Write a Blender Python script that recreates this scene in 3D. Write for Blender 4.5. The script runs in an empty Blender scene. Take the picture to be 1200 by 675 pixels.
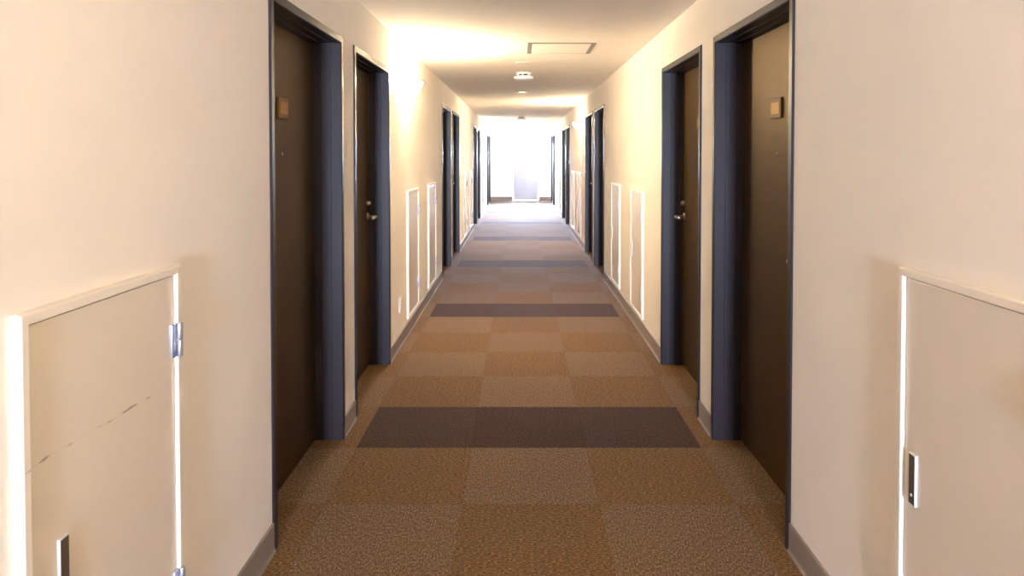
import bpy, bmesh, math, random
from mathutils import Vector, Matrix

random.seed(7)
scn = bpy.context.scene
COL = scn.collection
PI = math.pi

# ------------------------------------------------------------------ place
XL, XR = -0.872, 0.959          # wall faces
CEIL = 2.235
EYE = 1.40
Y_BACK, Y_MOUTH, Y_END = -8.3, 21.32, 22.0
BAY = 5.5
XC = (XL + XR) / 2

# ------------------------------------------------------------------ materials
def lin(c):
    return tuple((v / 12.92 if v <= 0.04045 else ((v + 0.055) / 1.055) ** 2.4) for v in (x / 255 for x in c))

def mat(name, rgb, rough=0.6, metal=0.0, spec=0.5, bump=None, emit=None, coat=0.0, ior=1.45):
    m = bpy.data.materials.new(name)
    m.use_nodes = True
    nt = m.node_tree
    b = nt.nodes['Principled BSDF']
    col = lin(rgb)
    b.inputs['Base Color'].default_value = (*col, 1)
    b.inputs['Roughness'].default_value = rough
    b.inputs['Metallic'].default_value = metal
    b.inputs['Specular IOR Level'].default_value = spec
    b.inputs['Coat Weight'].default_value = coat
    if emit:
        b.inputs['Emission Color'].default_value = (*emit[0], 1)
        b.inputs['Emission Strength'].default_value = emit[1]
    tc = nt.nodes.new('ShaderNodeTexCoord')
    # faint tonal variation so that every surface is procedural
    n = nt.nodes.new('ShaderNodeTexNoise')
    n.inputs['Scale'].default_value = 3.0
    n.inputs['Detail'].default_value = 3.0
    nt.links.new(tc.outputs['Object'], n.inputs['Vector'])
    r = nt.nodes.new('ShaderNodeMapRange')
    r.inputs['To Min'].default_value = 0.965
    r.inputs['To Max'].default_value = 1.035
    nt.links.new(n.outputs['Fac'], r.inputs['Value'])
    h = nt.nodes.new('ShaderNodeHueSaturation')
    h.inputs['Color'].default_value = (*col, 1)
    nt.links.new(r.outputs['Result'], h.inputs['Value'])
    nt.links.new(h.outputs['Color'], b.inputs['Base Color'])
    if bump:
        sc, strength, dist = bump
        n2 = nt.nodes.new('ShaderNodeTexNoise')
        n2.inputs['Scale'].default_value = sc
        n2.inputs['Detail'].default_value = 4.0
        nt.links.new(tc.outputs['Object'], n2.inputs['Vector'])
        bp = nt.nodes.new('ShaderNodeBump')
        bp.inputs['Strength'].default_value = strength
        bp.inputs['Distance'].default_value = dist
        nt.links.new(n2.outputs['Fac'], bp.inputs['Height'])
        nt.links.new(bp.outputs['Normal'], b.inputs['Normal'])
    return m

def glow(name, rgb, strength):
    m = bpy.data.materials.new(name)
    m.use_nodes = True
    nt = m.node_tree
    nt.nodes.clear()
    out = nt.nodes.new('ShaderNodeOutputMaterial')
    e = nt.nodes.new('ShaderNodeEmission')
    e.inputs['Color'].default_value = (*rgb, 1)
    e.inputs['Strength'].default_value = strength
    nt.links.new(e.outputs[0], out.inputs['Surface'])
    return m

DAY = (0.74, 0.85, 1.0)
WARM = (1.0, 0.83, 0.555)

M = {}
M['wall'] = mat('cream_wallpaper', (241, 234, 224), 0.85, spec=0.2, bump=(160, 0.12, 0.002))
M['ceiling'] = mat('ceiling_paper', (233, 226, 217), 0.9, spec=0.15, bump=(120, 0.1, 0.002))
M['white_wall'] = mat('white_end_wall', (240, 240, 240), 0.85, spec=0.2)
M['base'] = mat('taupe_vinyl', (140, 127, 116), 0.55, spec=0.35)
M['frame'] = mat('dark_frame_paint', (39, 32, 36), 0.36, spec=0.38)
M['leaf'] = mat('bronze_door_skin', (78, 57, 20), 0.44, metal=0.62, spec=0.3, bump=(300, 0.05, 0.001))
M['plate'] = mat('bronze_plate', (118, 86, 48), 0.5, spec=0.3)
M['gold'] = mat('gold_inlay', (156, 116, 48), 0.4, metal=0.25, spec=0.3)
M['plate_dark'] = mat('dark_bronze_mark', (104, 78, 44), 0.5, metal=0.3)
M['steel'] = mat('satin_nickel', (200, 190, 178), 0.28, metal=1.0)
M['hinge'] = mat('zinc_hinge', (186, 188, 200), 0.35, metal=0.8)
M['hatch'] = mat('cream_panel_paint', (228, 218, 203), 0.25, spec=0.5)
M['hatch_frame'] = mat('white_frame_paint', (236, 228, 216), 0.4, spec=0.5)
M['gap'] = mat('gap_shade_tone', (92, 74, 54), 0.9)  # shade of the hatch gap put into the backing's colour
M['pull'] = mat('grey_pull_face', (112, 100, 88), 0.4, metal=0.6)
M['pull_lit'] = mat('lit_pull_metal', (225, 225, 228), 0.4, metal=0.3)  # lit white of the pull's side painted in; also used for the lock button
M['plastic'] = mat('white_plastic', (236, 232, 224), 0.45)
M['slot'] = mat('dark_slots', (60, 52, 50), 0.7)
M['alu'] = mat('grey_aluminium', (112, 104, 92), 0.6)
M['tan_floor'] = mat('beige_vinyl_floor', (90, 74, 62), 0.7, spec=0.2)
M['end_door'] = mat('pale_grey_steel_door', (186, 186, 198), 0.45)
M['end_frame'] = mat('pale_end_frame', (226, 226, 230), 0.5)
M['day_door'] = glow('daylit_frosted_glass', DAY, 40.0)
_nt = M['day_door'].node_tree                      # the pane also lets the sky behind it through
_out = [n for n in _nt.nodes if n.type == 'OUTPUT_MATERIAL'][0]
_em = [n for n in _nt.nodes if n.type == 'EMISSION'][0]
_tr = _nt.nodes.new('ShaderNodeBsdfTransparent'); _mx = _nt.nodes.new('ShaderNodeMixShader')
_mx.inputs[0].default_value = 0.4
_nt.links.new(_tr.outputs[0], _mx.inputs[1]); _nt.links.new(_em.outputs[0], _mx.inputs[2]); _nt.links.new(_mx.outputs[0], _out.inputs['Surface'])
M['side_glow'] = glow('added_side_glow', DAY, 0.8)  # glow of the added alcove windows, out of view
M['day_back'] = glow('daylit_back_glass', (0.64, 0.73, 0.95), 128.0)
M['bowl'] = glow('lit_frosted_bowl', WARM, 14.0)
M['lens'] = mat('frosted_lens', (245, 238, 225), 0.4, emit=(WARM, 1.2))

def carpet():
    m = bpy.data.materials.new('carpet_tiles')
    m.use_nodes = True
    nt = m.node_tree
    L = nt.links.new
    b = nt.nodes['Principled BSDF']
    b.inputs['Roughness'].default_value = 0.9
    b.inputs['Specular IOR Level'].default_value = 0.1
    b.inputs['Sheen Weight'].default_value = 0.22
    b.inputs['Sheen Roughness'].default_value = 0.16
    tc = nt.nodes.new('ShaderNodeTexCoord')
    sp = nt.nodes.new('ShaderNodeSeparateXYZ')
    L(tc.outputs['Object'], sp.inputs[0])
    def math_(op, a, bb=None, c=None):
        n = nt.nodes.new('ShaderNodeMath'); n.operation = op
        for i, v in enumerate((a, bb, c)):
            if v is None: continue
            if isinstance(v, (int, float)): n.inputs[i].default_value = v
            else: L(v, n.inputs[i])
        return n.outputs[0]
    T = 0.55
    u = math_('DIVIDE', math_('ADD', sp.outputs['X'], 0.779), T)
    v = math_('DIVIDE', math_('SUBTRACT', sp.outputs['Y'], 3.36), T)
    iu, iv = math_('FLOOR', u), math_('FLOOR', v)
    par = math_('FLOORED_MODULO', math_('ADD', iu, iv), 2.0)
    row = math_('FLOORED_MODULO', iv, 5.0)
    isdark = math_('LESS_THAN', row, 0.5)
    inx = math_('MULTIPLY', math_('GREATER_THAN', iu, -0.5), math_('LESS_THAN', iu, 2.5))
    dark = math_('MULTIPLY', isdark, inx)
    # per tile random tone
    cv = nt.nodes.new('ShaderNodeCombineXYZ'); L(iu, cv.inputs[0]); L(iv, cv.inputs[1])
    wn = nt.nodes.new('ShaderNodeTexWhiteNoise'); wn.noise_dimensions = '2D'; L(cv.outputs[0], wn.inputs['Vector'])
    # quarter-turned pile: stretch the fibre noise along x or y
    def fib(sx, sy):
        mp = nt.nodes.new('ShaderNodeMapping'); mp.inputs['Scale'].default_value = (sx, sy, 1)
        L(tc.outputs['Object'], mp.inputs['Vector'])
        n = nt.nodes.new('ShaderNodeTexNoise'); n.inputs['Scale'].default_value = 1.0
        n.inputs['Detail'].default_value = 3.0; n.inputs['Roughness'].default_value = 0.65
        L(mp.outputs[0], n.inputs['Vector'])
        return n.outputs['Fac']
    fa, fb = fib(170, 80), fib(80, 170)
    mx = nt.nodes.new('ShaderNodeMix'); mx.data_type = 'FLOAT'
    L(par, mx.inputs[0]); L(fa, mx.inputs[2]); L(fb, mx.inputs[3])
    fibre = mx.outputs[0]
    fine = nt.nodes.new('ShaderNodeTexNoise'); fine.inputs['Scale'].default_value = 420; fine.inputs['Detail'].default_value = 2
    L(tc.outputs['Object'], fine.inputs['Vector'])
    ff = math_('ADD', math_('MULTIPLY', fibre, 0.65), math_('MULTIPLY', fine.outputs['Fac'], 0.35))
    def ramp(c0, c1, c2):
        r = nt.nodes.new('ShaderNodeValToRGB')
        e = r.color_ramp.elements
        e[0].position = 0.34; e[0].color = (*lin(c0), 1)
        e[1].position = 0.66; e[1].color = (*lin(c2), 1)
        k = e.new(0.5); k.color = (*lin(c1), 1)
        L(ff, r.inputs['Fac'])
        return r.outputs['Color']
    light = ramp((56, 38, 20), (115, 85, 48), (174, 140, 98))
    deep = ramp((44, 26, 17), (71, 47, 30), (108, 78, 56))
    mc = nt.nodes.new('ShaderNodeMix'); mc.data_type = 'RGBA'
    L(dark, mc.inputs[0]); L(light, mc.inputs[6]); L(deep, mc.inputs[7])
    hs = nt.nodes.new('ShaderNodeHueSaturation')
    L(mc.outputs[2], hs.inputs['Color'])
    val = math_('ADD', math_('ADD', 1.02, math_('MULTIPLY', par, -0.075)), math_('MULTIPLY', wn.outputs['Value'], 0.06))
    # tile joints
    fu, fv = math_('FRACT', u), math_('FRACT', v)
    du = math_('MINIMUM', fu, math_('SUBTRACT', 1.0, fu)); dv = math_('MINIMUM', fv, math_('SUBTRACT', 1.0, fv))
    joint = math_('LESS_THAN', math_('MINIMUM', du, dv), 0.004)
    val = math_('MULTIPLY', val, math_('SUBTRACT', 1.0, math_('MULTIPLY', joint, 0.12)))
    L(val, hs.inputs['Value'])
    L(math_('ADD', 0.85, math_('MULTIPLY', par, 0.14)), hs.inputs['Saturation'])
    L(hs.outputs['Color'], b.inputs['Base Color'])
    bp = nt.nodes.new('ShaderNodeBump'); bp.inputs['Strength'].default_value = 0.55; bp.inputs['Distance'].default_value = 0.004
    L(ff, bp.inputs['Height']); L(bp.outputs['Normal'], b.inputs['Normal'])
    return m
M['carpet'] = carpet()

def scuffed(base, name):
    """cream panel paint with a long thin scratch rising across it (a real mark on that one door)"""
    m = M[base].copy(); m.name = name
    nt = m.node_tree; L = nt.links.new
    b = nt.nodes['Principled BSDF']
    src = b.inputs['Base Color'].links[0].from_socket
    tc = [n for n in nt.nodes if n.type == 'TEX_COORD'][0]
    sp = nt.nodes.new('ShaderNodeSeparateXYZ'); L(tc.outputs['Object'], sp.inputs[0])
    def math_(op, a, bb=None):
        n = nt.nodes.new('ShaderNodeMath'); n.operation = op
        for i, v in enumerate((a, bb)):
            if v is None: continue
            if isinstance(v, (int, float)): n.inputs[i].default_value = v
            else: L(v, n.inputs[i])
        return n.outputs[0]
    y, z = sp.outputs['Y'], sp.outputs['Z']
    # line z = Z0 + k*y with a little wander
    nz = nt.nodes.new('ShaderNodeTexNoise'); nz.inputs['Scale'].default_value = 9; L(tc.outputs['Object'], nz.inputs['Vector'])
    target = math_('ADD', math_('ADD', 0.842 - 0.13, math_('MULTIPLY', y, -0.03)), math_('MULTIPLY', math_('SUBTRACT', nz.outputs['Fac'], 0.5), 0.014))
    d = math_('ABSOLUTE', math_('SUBTRACT', z, target))
    gate = nt.nodes.new('ShaderNodeTexNoise'); gate.inputs['Scale'].default_value = 26; gate.inputs['Detail'].default_value = 1
    L(tc.outputs['Object'], gate.inputs['Vector'])
    g = nt.nodes.new('ShaderNodeMapRange'); g.inputs['From Min'].default_value = 0.46; g.inputs['From Max'].default_value = 0.66
    L(gate.outputs['Fac'], g.inputs['Value'])
    wdt = math_('ADD', 0.0007, math_('MULTIPLY', g.outputs['Result'], 0.0022))
    on = math_('MULTIPLY', math_('LESS_THAN', d, wdt), math_('ADD', 0.10, math_('MULTIPLY', g.outputs['Result'], 0.45)))
    on = math_('MULTIPLY', on, math_('LESS_THAN', y, 0.17))
    mx = nt.nodes.new('ShaderNodeMix'); mx.data_type = 'RGBA'
    L(on, mx.inputs[0]); L(src, mx.inputs[6]); mx.inputs[7].default_value = (*lin((90, 74, 62)), 1)
    L(mx.outputs[2], b.inputs['Base Color'])
    return m
M['scuffed'] = scuffed('hatch', 'scuffed_panel_paint')
M['scuffed_frame'] = scuffed('hatch_frame', 'scuffed_frame_paint')

# ------------------------------------------------------------------ mesh helpers
def box(bm, x0, x1, y0, y1, z0, z1, bev=0.0, seg=2):
    t = bmesh.new()
    bmesh.ops.create_cube(t, size=1.0)
    for v in t.verts:
        v.co = Vector(((x0 + x1) / 2 + v.co.x * (x1 - x0), (y0 + y1) / 2 + v.co.y * (y1 - y0), (z0 + z1) / 2 + v.co.z * (z1 - z0)))
    if bev > 0:
        bmesh.ops.bevel(t, geom=t.edges[:], offset=bev, segments=seg, affect='EDGES', profile=0.5)
    merge(bm, t)

def merge(bm, t):
    me = bpy.data.meshes.new('tmp'); t.to_mesh(me); t.free()
    bm.from_mesh(me); bpy.data.meshes.remove(me)

def prism(bm, pts, axis, a0, a1):
    """extrude the 2-D outline pts along an axis: pts are (p, q) in the two other axes, in x,y,z order"""
    def put(p, q, a):
        return {'x': (a, p, q), 'y': (p, a, q), 'z': (p, q, a)}[axis]
    v0 = [bm.verts.new(put(p, q, a0)) for p, q in pts]
    v1 = [bm.verts.new(put(p, q, a1)) for p, q in pts]
    n = len(pts)
    for i in range(n):
        bm.faces.new((v0[i], v0[(i + 1) % n], v1[(i + 1) % n], v1[i]))
    bm.faces.new(v0[::-1]); bm.faces.new(v1)

def lathe(bm, prof, seg=32, mtx=None, a0=0.0, a1=2 * PI):
    """profile (r, z) swept about z"""
    full = abs(a1 - a0 - 2 * PI) < 1e-6
    n = seg if full else seg + 1
    rings = []
    for r, z in prof:
        if r < 1e-6:
            v = bm.verts.new((0, 0, z)); rings.append([v])
        else:
            rings.append([bm.verts.new((r * math.cos(a0 + (a1 - a0) * k / seg), r * math.sin(a0 + (a1 - a0) * k / seg), z)) for k in range(n)])
    allv = [v for r in rings for v in r]
    for a, b in zip(rings, rings[1:]):
        for k in range(seg):
            k2 = (k + 1) % n
            va, va2 = a[k % len(a)], a[k2 % len(a)]
            vb, vb2 = b[k % len(b)], b[k2 % len(b)]
            vs = []
            for q in (va, va2, vb2, vb):
                if q not in vs: vs.append(q)
            if len(vs) > 2:
                try: bm.faces.new(vs)
                except ValueError: pass
    if mtx is not None:
        for v in allv: v.co = mtx @ v.co
    return allv

def tube(bm, pts, rad, seg=12, squash=1.0):
    """round bar through pts (list of Vector); rad number or list; squash flattens it"""
    pts = [Vector(p) for p in pts]
    rads = rad if isinstance(rad, (list, tuple)) else [rad] * len(pts)
    rings = []
    up = Vector((0, 0, 1))
    for i, p in enumerate(pts):
        d = (pts[min(i + 1, len(pts) - 1)] - pts[max(i - 1, 0)]).normalized()
        s = d.cross(up)
        if s.length < 1e-4: s = Vector((1, 0, 0))
        s.normalize(); t = s.cross(d).normalized()
        rings.append([bm.verts.new(p + s * (rads[i] * squash * math.cos(2 * PI * k / seg)) + t * (rads[i] * math.sin(2 * PI * k / seg))) for k in range(seg)])
    for a, b in zip(rings, rings[1:]):
        for k in range(seg):
            bm.faces.new((a[k], a[(k + 1) % seg], b[(k + 1) % seg], b[k]))
    bm.faces.new(rings[0][::-1]); bm.faces.new(rings[-1])

def obj(name, bm, material, parent=None, side=0, loc=(0, 0, 0), smooth=False):
    """link the bmesh as one object. side -1/+1: the mesh was drawn as (n, u, z) with n out of the wall; map it on the left/right wall"""
    if side == 1:
        for v in bm.verts: v.co.x = -v.co.x
    bmesh.ops.recalc_face_normals(bm, faces=bm.faces[:])
    me = bpy.data.meshes.new(name); bm.to_mesh(me); bm.free()
    if smooth:
        me.polygons.foreach_set('use_smooth', [True] * len(me.polygons))
        try: me.set_sharp_from_angle(angle=math.radians(38))
        except Exception: pass
    me.materials.append(material)
    o = bpy.data.objects.new(name, me); COL.objects.link(o)
    o.location = loc
    if parent is not None: o.parent = parent
    return o

def tag(o, label, cat=None, group=None, kind=None):
    o['label'] = label
    if cat: o['category'] = cat
    if group: o['group'] = group
    if kind: o['kind'] = kind
    return o

def thing(name, label, cat, loc, group=None, kind=None):
    o = bpy.data.objects.new(name, None); COL.objects.link(o)
    o.location = loc; o.empty_display_size = 0.1
    return tag(o, label, cat, group, kind)

def dup(root, loc, label, group=None, name=None):
    r = root.copy(); COL.objects.link(r); r.location = loc; r['label'] = label
    if name: r.name = name
    if group: r['group'] = group
    for ch in list(root.children):
        c = ch.copy(); COL.objects.link(c); c.parent = r
        for g in list(ch.children):
            d = g.copy(); COL.objects.link(d); d.parent = c
    return r

def struct(name, bm, material, label, cat):
    return tag(obj(name, bm, material), label, cat, kind='structure')

# ------------------------------------------------------------------ layout along the corridor
DOOR_W, DOOR_H = 1.015, 1.98
A0, B0 = 2.98, 4.235            # door centres in the first bay
doors = []                      # (y centre, latch at far end?)
for k in range(-3, 4):
    for c, far in ((A0, False), (B0, True)):
        y = c + BAY * k
        if Y_BACK + 0.7 < y < Y_MOUTH - 0.5: doors.append((y, far))
OPEN_W, OPEN_H = DOOR_W - 0.004, DOOR_H - 0.002

def wall_mesh(side):
    x = XL if side < 0 else XR
    xo = x + side * 0.2
    xa, xb = min(x, xo), max(x, xo)
    bm = bmesh.new()
    y = Y_BACK
    for c, _ in sorted(doors):
        box(bm, xa, xb, y, c - OPEN_W / 2, 0, CEIL)
        box(bm, xa, xb, c - OPEN_W / 2, c + OPEN_W / 2, OPEN_H, CEIL)
        y = c + OPEN_W / 2
    box(bm, xa, xb, y, Y_MOUTH, 0, CEIL)
    bmesh.ops.remove_doubles(bm, verts=bm.verts[:], dist=1e-5)
    # drop the inner faces where two blocks touch
    seen = {}
    for f in bm.faces:
        k = tuple(sorted(v.index for v in f.verts)); seen.setdefault(k, []).append(f)
    kill = [f for fs in seen.values() if len(fs) > 1 for f in fs]
    if kill: bmesh.ops.delete(bm, geom=kill, context='FACES')
    return bm

struct('wall_left', wall_mesh(-1), M['wall'], 'long cream papered corridor wall holding the doors on one side', 'wall')
struct('wall_right', wall_mesh(1), M['wall'], 'long cream papered corridor wall opposite, with the brighter brown doors', 'wall')

VX0, VX1 = -1.95, 2.05
bm = bmesh.new(); box(bm, VX0 - 0.2, VX1 + 0.2, Y_BACK - 0.3, 20.03, -0.12, 0)
struct('floor', bm, M['carpet'], 'brown carpet tiles with darker rows across the corridor', 'floor')
bm = bmesh.new(); box(bm, VX0 - 0.2, VX1 + 0.2, 20.03, Y_END + 0.2, -0.12, 0.0)
struct('floor_landing', bm, M['tan_floor'], 'plain beige strip of floor before the far door', 'floor')
bm = bmesh.new(); box(bm, VX0 - 0.2, VX1 + 0.2, Y_BACK - 0.3, Y_END + 0.2, CEIL, CEIL + 0.12)
struct('ceiling', bm, M['ceiling'], 'flat cream corridor ceiling with lamp glow across it', 'ceiling')

# alcove added at the far end: unseen side windows to brighten the end wall
def framed_wall(axis, pos, thick, a0, a1, z0, z1, ha0, ha1, hz0, hz1):
    """slab with one rectangular hole. axis: the direction the wall faces"""
    bm = bmesh.new()
    p0, p1 = min(pos, pos + thick), max(pos, pos + thick)
    def bx(a, b, c, d):
        if axis == 'y': box(bm, a, b, p0, p1, c, d)
        else: box(bm, p0, p1, a, b, c, d)
    bx(a0, ha0, z0, z1); bx(ha1, a1, z0, z1)
    if hz0 > z0: bx(ha0, ha1, z0, hz0)
    if hz1 < z1: bx(ha0, ha1, hz1, z1)
    return bm
ED_W, ED_H = 0.86, 1.89          # end door with its frame
EDX = XC + 0.163                 # door centre in the end wall
EDX = (616.2 - 608.5) * Y_END / 830.0
struct('wall_end', framed_wall('y', Y_END, 0.2, VX0, VX1, 0, CEIL, EDX - ED_W / 2, EDX + ED_W / 2, 0, ED_H), M['white_wall'], 'white daylit wall closing the far end of the corridor', 'wall')
WZ0, WZ1 = 0.35, 2.05
for s, x, nm in ((-1, VX0, 'left'), (1, VX1, 'right')):
    struct('wall_added_alcove_' + nm, framed_wall('x', x, 0.2 * s, Y_MOUTH, Y_END + 0.2, 0, CEIL, Y_MOUTH + 0.06, Y_END - 0.06, WZ0, WZ1), M['white_wall'],
           'hidden white side wall of the added light alcove, ' + ('nearer the end door handle' if s > 0 else 'nearer the end door hinges'), 'wall')
    bm = bmesh.new()
    xa, xb = (XL - 0.2, VX0) if s < 0 else (XR + 0.2, VX1)
    box(bm, min(xa, xb), max(xa, xb), Y_MOUTH - 0.15, Y_MOUTH, 0, CEIL)
    struct('wall_added_return_' + nm, bm, M['white_wall'], 'white return wall of the added light alcove behind the corridor mouth, ' + ('nearer the end door handle' if s > 0 else 'nearer the end door hinges'), 'wall')

def window(name, axis, pos, a0, a1, z0, z1, glass, label):
    w = thing(name, label, 'window', (0, 0, 0), kind='structure')
    def bx(bm, a, b, c, d, t0, t1):
        if axis == 'y': box(bm, a, b, pos + t0, pos + t1, c, d, 0.004)
        else: box(bm, pos + t0, pos + t1, a, b, c, d, 0.004)
    fr = bmesh.new(); f = 0.04
    bx(fr, a0, a1, z0, z0 + f, -.04, .04); bx(fr, a0, a1, z1 - f, z1, -.04, .04)
    bx(fr, a0, a0 + f, z0 + f, z1 - f, -.04, .04); bx(fr, a1 - f, a1, z0 + f, z1 - f, -.04, .04)
    bx(fr, a0 + f, a1 - f, (z0 + z1) / 2 - .015, (z0 + z1) / 2 + .015, -.03, .03)
    obj('window_frame', fr, M['end_frame'], w)
    g = bmesh.new()
    if axis == 'y': box(g, a0 + .03, a1 - .03, pos - .006, pos + .006, z0 + .03, z1 - .03)
    else: box(g, pos - .006, pos + .006, a0 + .03, a1 - .03, z0 + .03, z1 - .03)
    obj('pane', g, glass, w)
    return w
window('added_window_1', 'x', VX0 - 0.06, Y_MOUTH + 0.06, Y_END - 0.06, WZ0, WZ1, M['side_glow'], 'added glowing window to light the far end, hidden beside the far door hinges')  # both side windows are added light sources for the far end
window('added_window_2', 'x', VX1 + 0.06, Y_MOUTH + 0.06, Y_END - 0.06, WZ0, WZ1, M['side_glow'], 'added glowing window to light the far end, hidden beside the far door handle')
BW0, BW1, BZ0, BZ1 = XC - 0.36, XC + 0.34, 0.2, 1.45
struct('wall_back', framed_wall('y', Y_BACK, -0.2, XL - 0.2, XR + 0.2, 0, CEIL, BW0, BW1, BZ0, BZ1), M['wall'], 'cream wall with a window closing the corridor behind the viewer', 'wall')
window('window_3', 'y', Y_BACK - 0.06, BW0, BW1, BZ0, BZ1, M['day_back'], 'daylit frosted window at the corridor end behind the viewer')

# baseboards: vinyl strip with a small toe, between the door frames
BB_H, BB_T = 0.102, 0.007
def baseboard(side):
    bm = bmesh.new()
    prof = [(0, 0), (0.013, 0), (0.0135, 0.003), (0.009, 0.010), (BB_T, 0.02), (BB_T, BB_H - 0.003), (BB_T - 0.003, BB_H), (0, BB_H)]
    y = Y_BACK
    spans = []
    for c, _ in sorted(doors):
        spans.append((y, c - DOOR_W / 2)); y = c + DOOR_W / 2
    spans.append((y, Y_MOUTH))
    x = XL if side < 0 else XR
    for a, b in spans:
        if b - a > 0.01: prism(bm, [(x - side * p, q) for p, q in prof], 'y', a, b)
    return bm
struct('baseboard_left', baseboard(-1), M['base'], 'taupe vinyl baseboard broken by the door frames on the socket side', 'baseboard')
struct('baseboard_right', baseboard(1), M['base'], 'taupe vinyl baseboard broken by the door frames opposite the socket', 'baseboard')
bm = bmesh.new()
for a, b in ((VX0, EDX - ED_W / 2), (EDX + ED_W / 2, VX1)):
    box(bm, a, b, Y_END - 0.008, Y_END, 0, 0.105, 0.002)
struct('baseboard_end', bm, M['base'], 'taupe baseboard either side of the far door', 'baseboard')

# ------------------------------------------------------------------ apartment doors
def door(side, far, name, label, loc):
    """meshes drawn as (n, u, z): n out of the wall into the corridor, u along it, 0 at the door centre"""
    r = thing(name, label, 'door', loc, kind='structure')
    W, H = DOOR_W / 2, DOOR_H
    F = 0.035
    # folded steel frame: one profile mitred round jamb, head, jamb
    prof = [(0, -0.17), (0, 0.005), (0.003, 0.009), (F - 0.004, 0.009), (F, 0.005), (F, -0.040), (F - 0.003, -0.041), (F - 0.003, -0.045),
            (F, -0.046), (F, -0.090), (F + 0.003, -0.094), (F + 0.003, -0.17)]
    bm = bmesh.new()
    rows = []
    for k in range(4):
        ring = []
        for t, n in prof:
            u, z = [(-W + t, 0), (-W + t, H - t), (W - t, H - t), (W - t, 0)][k]
            ring.append(bm.verts.new((n, u, z)))
        rows.append(ring)
    for a, b in zip(rows, rows[1:]):
        for i in range(len(prof)):
            j = (i + 1) % len(prof)
            bm.faces.new((a[i], a[j], b[j], b[i]))
    bm.faces.new(rows[0]); bm.faces.new(rows[-1][::-1])
    obj('door_frame', bm, M['frame'], r, side)
    # leaf
    iw = W - F - 0.006
    bm = bmesh.new(); box(bm, -0.166, -0.126, -iw, iw, 0.008, H - F - 0.006, 0.003)
    leaf = obj('door_leaf', bm, M['leaf'], r, side)
    s = 1 if far else -1                       # latch side
    bm = bmesh.new(); box(bm, -0.130, -0.1225, s * iw - (0.016 if s > 0 else 0), s * iw + (0.016 if s < 0 else 0), 0.03, H - F - 0.03, 0.002)
    obj('latch_strip', bm, M['leaf'], leaf, side)
    # number plate: bordered plate with a pale inlay and worn relief
    bm = bmesh.new(); box(bm, -0.127, -0.116, -0.062, 0.062, 1.555, 1.640, 0.002)
    pl = obj('number_plate', bm, M['plate'], r, side)
    bm = bmesh.new(); box(bm, -0.117, -0.1145, -0.046, 0.046, 1.573, 1.622, 0.001)
    obj('inlay', bm, M['gold'], pl, side)
    # viewer
    bm = bmesh.new()
    rot = Matrix.Translation((-0.127, 0, 1.405)) @ Matrix.Rotation(PI / 2, 4, 'Y')
    lathe(bm, [(0.0, 0.0), (0.008, 0.0), (0.008, 0.004), (0.006, 0.005), (0.004, 0.003), (0.0, 0.003)], 20, rot)
    obj('peephole', bm, M['steel'], r, side, smooth=True)
    # lever handle
    ul = s * (iw - 0.055)
    bm = bmesh.new()
    rot = Matrix.Translation((-0.127, ul, 1.0)) @ Matrix.Rotation(PI / 2, 4, 'Y')
    lathe(bm, [(0.0, 0.0), (0.024, 0.0), (0.024, 0.006), (0.021, 0.009), (0.0, 0.009)], 28, rot)
    hd = obj('rose', bm, M['steel'], r, side, smooth=True)
    bm = bmesh.new()
    pts = [(-0.119, ul, 1.0), (-0.085, ul, 1.0), (-0.072, ul - s * 0.006, 1.0), (-0.066, ul - s * 0.02, 1.0), (-0.065, ul - s * 0.07, 0.999), (-0.067, ul - s * 0.115, 0.997), (-0.072, ul - s * 0.128, 0.996)]
    tube(bm, pts, [0.009, 0.009, 0.0105, 0.0115, 0.0115, 0.011, 0.009], 14)
    obj('lever_handle', bm, M['steel'], r, side, smooth=True)
    # lock cylinder above it
    bm = bmesh.new()
    rot = Matrix.Translation((-0.127, ul, 1.085)) @ Matrix.Rotation(PI / 2, 4, 'Y')
    lathe(bm, [(0.0, 0.0), (0.017, 0.0), (0.017, 0.010), (0.013, 0.022), (0.012, 0.024), (0.0, 0.024)], 24, rot)
    lk = obj('lock_cylinder', bm, M['steel'], r, side, smooth=True)
    bm = bmesh.new(); box(bm, -0.1035, -0.1025, ul - 0.0015, ul + 0.0015, 1.079, 1.091)
    obj('keyhole', bm, M['slot'], lk, side)
    return r

order = ['first', 'second', 'third', 'fourth', 'fifth', 'sixth', 'seventh', 'eighth']
proto = {}
num = 0
front = [d for d in sorted(doors) if d[0] > 0.5]
behind = [d for d in sorted(doors) if d[0] <= 0.5]
special = {
    (-1, 0): 'dark brown door in near shadow, number plate and peephole showing, no handle in view',
    (-1, 1): 'dark brown door, silver lever and lock showing, under the brightest wall lamp',
    (1, 0): 'wide brown door with a pale gold number plate opposite the darkest near door',
    (1, 1): 'brown door with silver lever, opposite the door under the brightest lamp',
}
for side in (-1, 1):
    wallword = 'on the wall with the socket' if side < 0 else 'on the wall without a socket'
    for i, (y, far) in enumerate(front):
        num += 1
        loc = (XL if side < 0 else XR, y, 0)
        lab = special.get((side, i), 'narrow-looking dark door with bluish frame, %s from the viewer %s' % (order[i], wallword))
        if (side, far) not in proto:
            proto[(side, far)] = door(side, far, 'door_%d' % num, lab, loc)
        else:
            dup(proto[(side, far)], loc, lab, name='door_%d' % num)
for side in (-1, 1):                          # the doors behind the viewer close their openings too
    for i, (y, far) in enumerate(behind):
        num += 1
        dup(proto[(side, far)], (XL if side < 0 else XR, y, 0), 'dark door behind the viewer, %s %s' % (order[len(behind) - 1 - i] + ' back', 'on the socket wall' if side < 0 else 'on the wall without a socket'), name='door_%d' % num)

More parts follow.
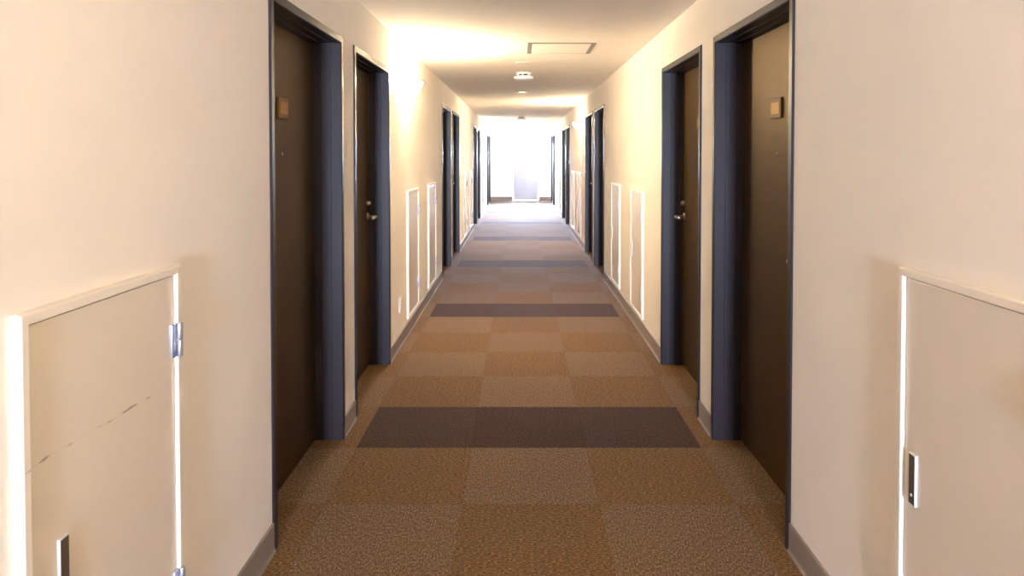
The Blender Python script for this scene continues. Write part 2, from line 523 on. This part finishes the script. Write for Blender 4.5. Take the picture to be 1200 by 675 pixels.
# ------------------------------------------------------------------ white service hatches low on the walls
HW, HZ0, HZ1 = 0.575, 0.13, 1.125
def hatch(side, label, loc, group, pull_off=0.055, paint=None):
    """hinges at the viewer's right hand as one faces the wall: far end on the left wall, near end on the right wall"""
    r = thing('service_hatch', label, 'hatch', loc, group)
    hs = 1 if side < 0 else -1
    W, H = HW / 2, HZ1 - HZ0
    F, P = 0.021, 0.020
    prof = [(0, 0), (0, P - 0.003), (0.001, P - 0.001), (0.003, P), (F - 0.003, P), (F - 0.001, P - 0.001), (F, P - 0.003), (F, 0.0)]
    bm = bmesh.new(); rows = []
    for k in range(4):
        rows.append([bm.verts.new((n, *[(-W + t, t), (-W + t, H - t), (W - t, H - t), (W - t, t)][k])) for t, n in prof])
    for k in range(4):
        a, b = rows[k], rows[(k + 1) % 4]
        for i in range(len(prof)):
            j = (i + 1) % len(prof)
            bm.faces.new((a[i], a[j], b[j], b[i]))
    obj('hatch_frame', bm, M['scuffed_frame'] if paint else M['hatch_frame'], r, side)
    bm = bmesh.new(); box(bm, 0.0, 0.003, -W + F, W - F, F, H - F)
    obj('gap_backing', bm, M['gap'], r, side)  # sheet behind the door, coloured like the shade in its gap
    g = 0.0035
    bm = bmesh.new(); box(bm, 0.003, 0.011, -W + F + g, W - F - g, F + g, H - F - g, 0.0015)
    obj('hatch_door', bm, paint or M['hatch'], r, side)
    up = -hs * (W - pull_off - 0.0125)
    bm = bmesh.new(); box(bm, 0.0105, 0.0175, up - 0.0135, up + 0.0135, 0.56 - HZ0, 0.684 - HZ0, 0.0012)
    pl = obj('pull_handle', bm, M['pull_lit'], r, side)
    bm = bmesh.new(); box(bm, 0.0172, 0.0180, up - 0.0118, up + 0.0118, 0.563 - HZ0, 0.681 - HZ0)
    obj('pull_face', bm, M['pull'], pl, side)
    bm = bmesh.new()
    lathe(bm, [(0, 0), (0.004, 0), (0.004, 0.0015), (0, 0.002)], 14, Matrix.Translation((0.018, up, 0.585 - HZ0)) @ Matrix.Rotation(PI / 2, 4, 'Y'))
    obj('lock_button', bm, M['pull_lit'], pl, side)
    for zc in (0.94, 0.32):
        bm = bmesh.new()
        z0 = zc - HZ0
        for a, b in ((-0.042, -0.001), (0.001, 0.042)):
            lathe(bm, [(0, z0 + a), (0.0068, z0 + a), (0.0075, z0 + a + 0.002), (0.0075, z0 + b - 0.002), (0.0068, z0 + b), (0, z0 + b)], 20, Matrix.Translation((0.0225, hs * (W - F + 0.004), 0)))
        box(bm, 0.0105, 0.0165, hs * (W - F) - 0.02 - (0.002 if hs > 0 else -0.022), hs * (W - F) + (0.001 if hs > 0 else 0.021), z0 - 0.042, z0 + 0.042, 0.001)
        obj('hinge', bm, M['hinge'], r, side, smooth=True)
    return r

P1, P2 = 5.745, 6.995
gl, gr = 'service hatches on the socket wall', 'service hatches on the opposite wall'
hatch(-1, 'white service hatch nearest the viewer, scratched across, hinges on its far edge', (XL, 1.4925, HZ0), gl, 0.098, M['scuffed'])
hatch(1, 'white service hatch nearest the viewer, unscratched, grey pull handle near its edge', (XR, 1.4625, HZ0), gr)
hl = {-1: ['pale service hatch beside the wall socket, below the brightest lamp', 'pale service hatch just past the hatch beside the socket',
           'pale hatch under no lamp, third past the socket along the socket wall', 'pale hatch right before the fifth door along the socket wall',
           'small far hatch after the sixth door of the socket wall, first of two', 'small far hatch after the sixth door of the socket wall, second of two'],
      1: ['cream service hatch opposite the hatch beside the socket, before the third facing door', 'cream service hatch adjoining the third door on the wall without socket',
          'pale hatch below the second wall lamp, nearer the viewer of two', 'pale hatch below the second wall lamp, farther of two',
          'small far hatch after the sixth door of the wall without socket, first of two', 'small far hatch after the sixth door of the wall without socket, second of two']}
hp = {}
for side in (-1, 1):
    x = XL if side < 0 else XR
    k = 0
    for b in range(3):
        for p in (P1, P2):
            y = p + BAY * b - (0.03 if side > 0 else 0)
            if side not in hp: hp[side] = hatch(side, hl[side][k], (x, y, HZ0), gl if side < 0 else gr)
            else: dup(hp[side], (x, y, HZ0), hl[side][k])
            k += 1

# ------------------------------------------------------------------ wall lamps: frosted half bowls throwing light upward
def sconce(side, label, y, power, z=1.84):
    x = XL if side < 0 else XR
    r = thing('wall_lamp', label, 'lamp', (x, y, z), 'half bowl wall lamps')
    bm = bmesh.new(); box(bm, 0.0, 0.012, -0.07, 0.07, 0.012, 0.108, 0.003)
    obj('wall_plate', bm, M['steel'], r, side)
    # half bowl: wide rim above, narrowing down; elliptical section flat to the wall
    bm = bmesh.new()
    prof = [(0.0, 0.0), (0.30, 0.006), (0.52, 0.022), (0.70, 0.046), (0.86, 0.078), (0.97, 0.110), (1.0, 0.120), (0.96, 0.120), (0.92, 0.110), (0.81, 0.080), (0.65, 0.050), (0.47, 0.028), (0.27, 0.013), (0.0, 0.008)]
    lathe(bm, prof, 28, Matrix.Translation((0.012, 0, 0)) @ Matrix.Diagonal((0.118, 0.145, 1, 1)), -PI / 2, PI / 2)
    obj('bowl_shade', bm, M['bowl'], r, side, smooth=True)
    d = bpy.data.lights.new('lamp_bulb', 'POINT')
    d.energy = power; d.color = WARM; d.shadow_soft_size = 0.045
    b = bpy.data.objects.new('lamp_bulb', d); COL.objects.link(b)
    b.parent = r; b.location = (-side * 0.062, 0, 0.135)
    return r
LAMP = 19
sconce(1, 'lit wall lamp beside the viewer over the near hatch', -0.05, LAMP * 0.36)
sconce(-1, 'brightest lit half bowl wall lamp, above the hatch beside the socket', 5.47, LAMP)
sconce(1, 'smaller lit wall lamp farther along, high on the wall without a socket', 11.05, LAMP, 1.785)
sconce(-1, 'farthest lit half bowl wall lamp, near the white corridor end', 16.45, LAMP)

# ------------------------------------------------------------------ wall socket
def socket():
    r = thing('wall_socket', 'small white wall socket low between the lever door and the first mid hatch', 'socket', (XL, 5.14, 0.315))
    bm = bmesh.new(); box(bm, 0, 0.008, -0.036, 0.036, -0.06, 0.06, 0.003)
    obj('cover_plate', bm, M['plastic'], r, -1)
    for z in (-0.026, 0.026):
        bm = bmesh.new(); box(bm, 0.0075, 0.013, -0.017, 0.017, z - 0.019, z + 0.019, 0.002)
        o = obj('outlet', bm, M['plastic'], r, -1)
        bm = bmesh.new()
        for u in (-0.006, 0.006): box(bm, 0.0128, 0.0134, u - 0.001, u + 0.001, z - 0.005, z + 0.005)
        obj('slot', bm, M['slot'], o, -1)
socket()

# ------------------------------------------------------------------ things on the ceiling
def ceiling_hatch():
    r = thing('ceiling_panel', 'square ceiling access panel with grey rails on two sides', 'ceiling panel', (0.318, 5.535, CEIL))
    w, d = 0.255, 0.255
    bm = bmesh.new(); box(bm, -w + 0.034, w - 0.034, -d + 0.004, d - 0.004, -0.006, 0.0, 0.001)
    obj('panel', bm, M['ceiling'], r)
    for s in (-1, 1):
        bm = bmesh.new(); box(bm, min(s * w, s * (w - 0.032)), max(s * w, s * (w - 0.032)), -d, d, -0.007, 0.0, 0.001)
        obj('rail', bm, M['alu'], r)
    for s in (-1, 1):
        bm = bmesh.new(); box(bm, -w + 0.032, w - 0.032, min(s * d, s * (d - 0.004)), max(s * d, s * (d - 0.0028)), -0.0068, 0.0)
        obj('edge_strip', bm, M['alu'], r)
ceiling_hatch()

bm = bmesh.new()
lathe(bm, [(0, -0.004), (0.06, -0.004), (0.074, -0.003), (0.078, -0.001), (0.078, 0.0), (0, 0.0)], 40)
tag(obj('cover_plate', bm, M['ceiling'], None, loc=(0.04, 6.40, CEIL), smooth=True), 'flat round blank cover on the ceiling before the smoke detector', 'cover plate').name = 'ceiling_cover'

def detector(label, loc):
    r = thing('smoke_detector', label, 'smoke detector', loc, 'smoke detectors on the corridor ceiling')
    bm = bmesh.new(); lathe(bm, [(0, 0), (0.075, 0), (0.075, -0.012), (0.07, -0.016), (0.0, -0.016)], 40)
    obj('base', bm, M['plastic'], r, smooth=True)
    bm = bmesh.new(); lathe(bm, [(0.055, -0.015), (0.055, -0.038), (0.0, -0.038), (0, -0.015)], 32)
    ch = obj('chamber', bm, M['slot'], r, smooth=True)
    for k in range(6):
        t = bmesh.new(); box(t, 0.052, 0.066, -0.005, 0.005, -0.038, -0.015)
        bmesh.ops.rotate(t, verts=t.verts[:], cent=(0, 0, 0), matrix=Matrix.Rotation(2 * PI * k / 6 + 0.35, 3, 'Z'))
        obj('fin', t, M['plastic'], ch)
    bm = bmesh.new(); lathe(bm, [(0, -0.036), (0.092, -0.036), (0.098, -0.040), (0.098, -0.052), (0.088, -0.064), (0.06, -0.070), (0, -0.072)], 40)
    obj('cap', bm, M['plastic'], r, smooth=True)
    return r
d0 = detector('round white smoke detector with dark slots, nearer of the two on the ceiling', (0.045, 7.2, CEIL))
dup(d0, (0.045, 15.3, CEIL), 'tiny far smoke detector near the bright corridor end')

def downlight(label, loc):
    r = thing('downlight', label, 'downlight', loc, 'small round ceiling downlights')
    bm = bmesh.new(); lathe(bm, [(0.045, 0), (0.068, 0), (0.068, -0.006), (0.062, -0.010), (0.050, -0.008), (0.045, -0.003)], 36)
    obj('trim_ring', bm, M['plastic'], r, smooth=True)
    bm = bmesh.new(); lathe(bm, [(0, -0.012), (0.03, -0.010), (0.048, -0.004), (0.048, 0), (0, 0)], 36)
    obj('lens', bm, M['lens'], r, smooth=True)
    return r
l0 = downlight('small round white downlight just beyond the smoke detector', (0.035, 9.34, CEIL))
dup(l0, (0.56, 16.0, CEIL), 'small bright ceiling spot beside the far smoke detector')

# ------------------------------------------------------------------ end door
def end_door():
    r = thing('door_%d' % (num + 1), 'pale grey far end door with a large bright frosted pane', 'door', (EDX, Y_END, 0), kind='structure')
    W, H, F = ED_W / 2, ED_H, 0.04
    bm = bmesh.new()
    box(bm, -W, -W + F, -0.012, 0.12, 0, H, 0.002); box(bm, W - F, W, -0.012, 0.12, 0, H, 0.002); box(bm, -W + F, W - F, -0.012, 0.12, H - F, H, 0.002)
    obj('door_frame', bm, M['end_frame'], r)
    iw = W - F - 0.004
    st = 0.055
    bm = bmesh.new()
    zt = 1.05
    box(bm, -iw, iw, 0.02, 0.06, 0.008, zt, 0.002)
    box(bm, -iw, -iw + st, 0.02, 0.06, zt, H - F - 0.004, 0.002); box(bm, iw - st, iw, 0.02, 0.06, zt, H - F - 0.004, 0.002)
    box(bm, -iw + st, iw - st, 0.02, 0.06, H - F - 0.07, H - F - 0.004, 0.002)
    leaf = obj('door_leaf', bm, M['end_door'], r)
    bm = bmesh.new(); box(bm, -iw + st - 0.004, iw - st + 0.004, 0.035, 0.045, zt - 0.004, H - F - 0.066)
    obj('pane', bm, M['day_door'], leaf)
    bm = bmesh.new()
    tube(bm, [(iw - 0.05, 0.02, 0.97), (iw - 0.05, -0.035, 0.97), (iw - 0.06, -0.04, 0.97), (iw - 0.16, -0.04, 0.97)], 0.011, 12)
    obj('lever_handle', bm, M['steel'], leaf, smooth=True)
end_door()

# ------------------------------------------------------------------ camera, sky, colour
cam = bpy.data.cameras.new('camera')
co = bpy.data.objects.new('camera', cam); COL.objects.link(co)
F_PX, VX, VY, PITCH = 830.0, 608.5, 182.0, math.radians(1.3)
cam.sensor_width = 36.0
cam.lens = F_PX * 36.0 / 1200.0
co.location = (0, 0, EYE)
co.rotation_euler = (PI / 2 - PITCH, 0, 0)
py = VY + F_PX * math.tan(PITCH)           # principal point row
cam.shift_x = -(VX - 600.0) / 1200.0
cam.shift_y = -(337.5 - py) / 1200.0
cam.clip_start = 0.02
scn.camera = co

# bright sky outside the far door, shining down through its pane onto the carpet
sk = bpy.data.lights.new('sky_light', 'AREA'); sk.shape = 'RECTANGLE'; sk.size = 6.0; sk.size_y = 2.6
sk.energy = 26000; sk.color = (0.66, 0.74, 1.0)
so = bpy.data.objects.new('sky_light', sk); COL.objects.link(so)
so.location = (EDX, 27.0, 3.1)
so.rotation_euler = (Vector((EDX, 15.0, 0.0)) - so.location).to_track_quat('-Z', 'Y').to_euler()

w = bpy.data.worlds.new('world'); scn.world = w
w.use_nodes = True
w.node_tree.nodes['Background'].inputs['Color'].default_value = (*DAY, 1)
w.node_tree.nodes['Background'].inputs['Strength'].default_value = 0.3

scn.view_settings.view_transform = 'Standard'
scn.view_settings.look = 'None'
scn.view_settings.gamma = 1.0
scn.view_settings.use_curve_mapping = False
scn.view_settings.exposure = 2.52
scn.cycles.use_denoising = True
scn.cycles.max_bounces = 12
scn.cycles.diffuse_bounces = 8
scn.cycles.sample_clamp_indirect = 8.0
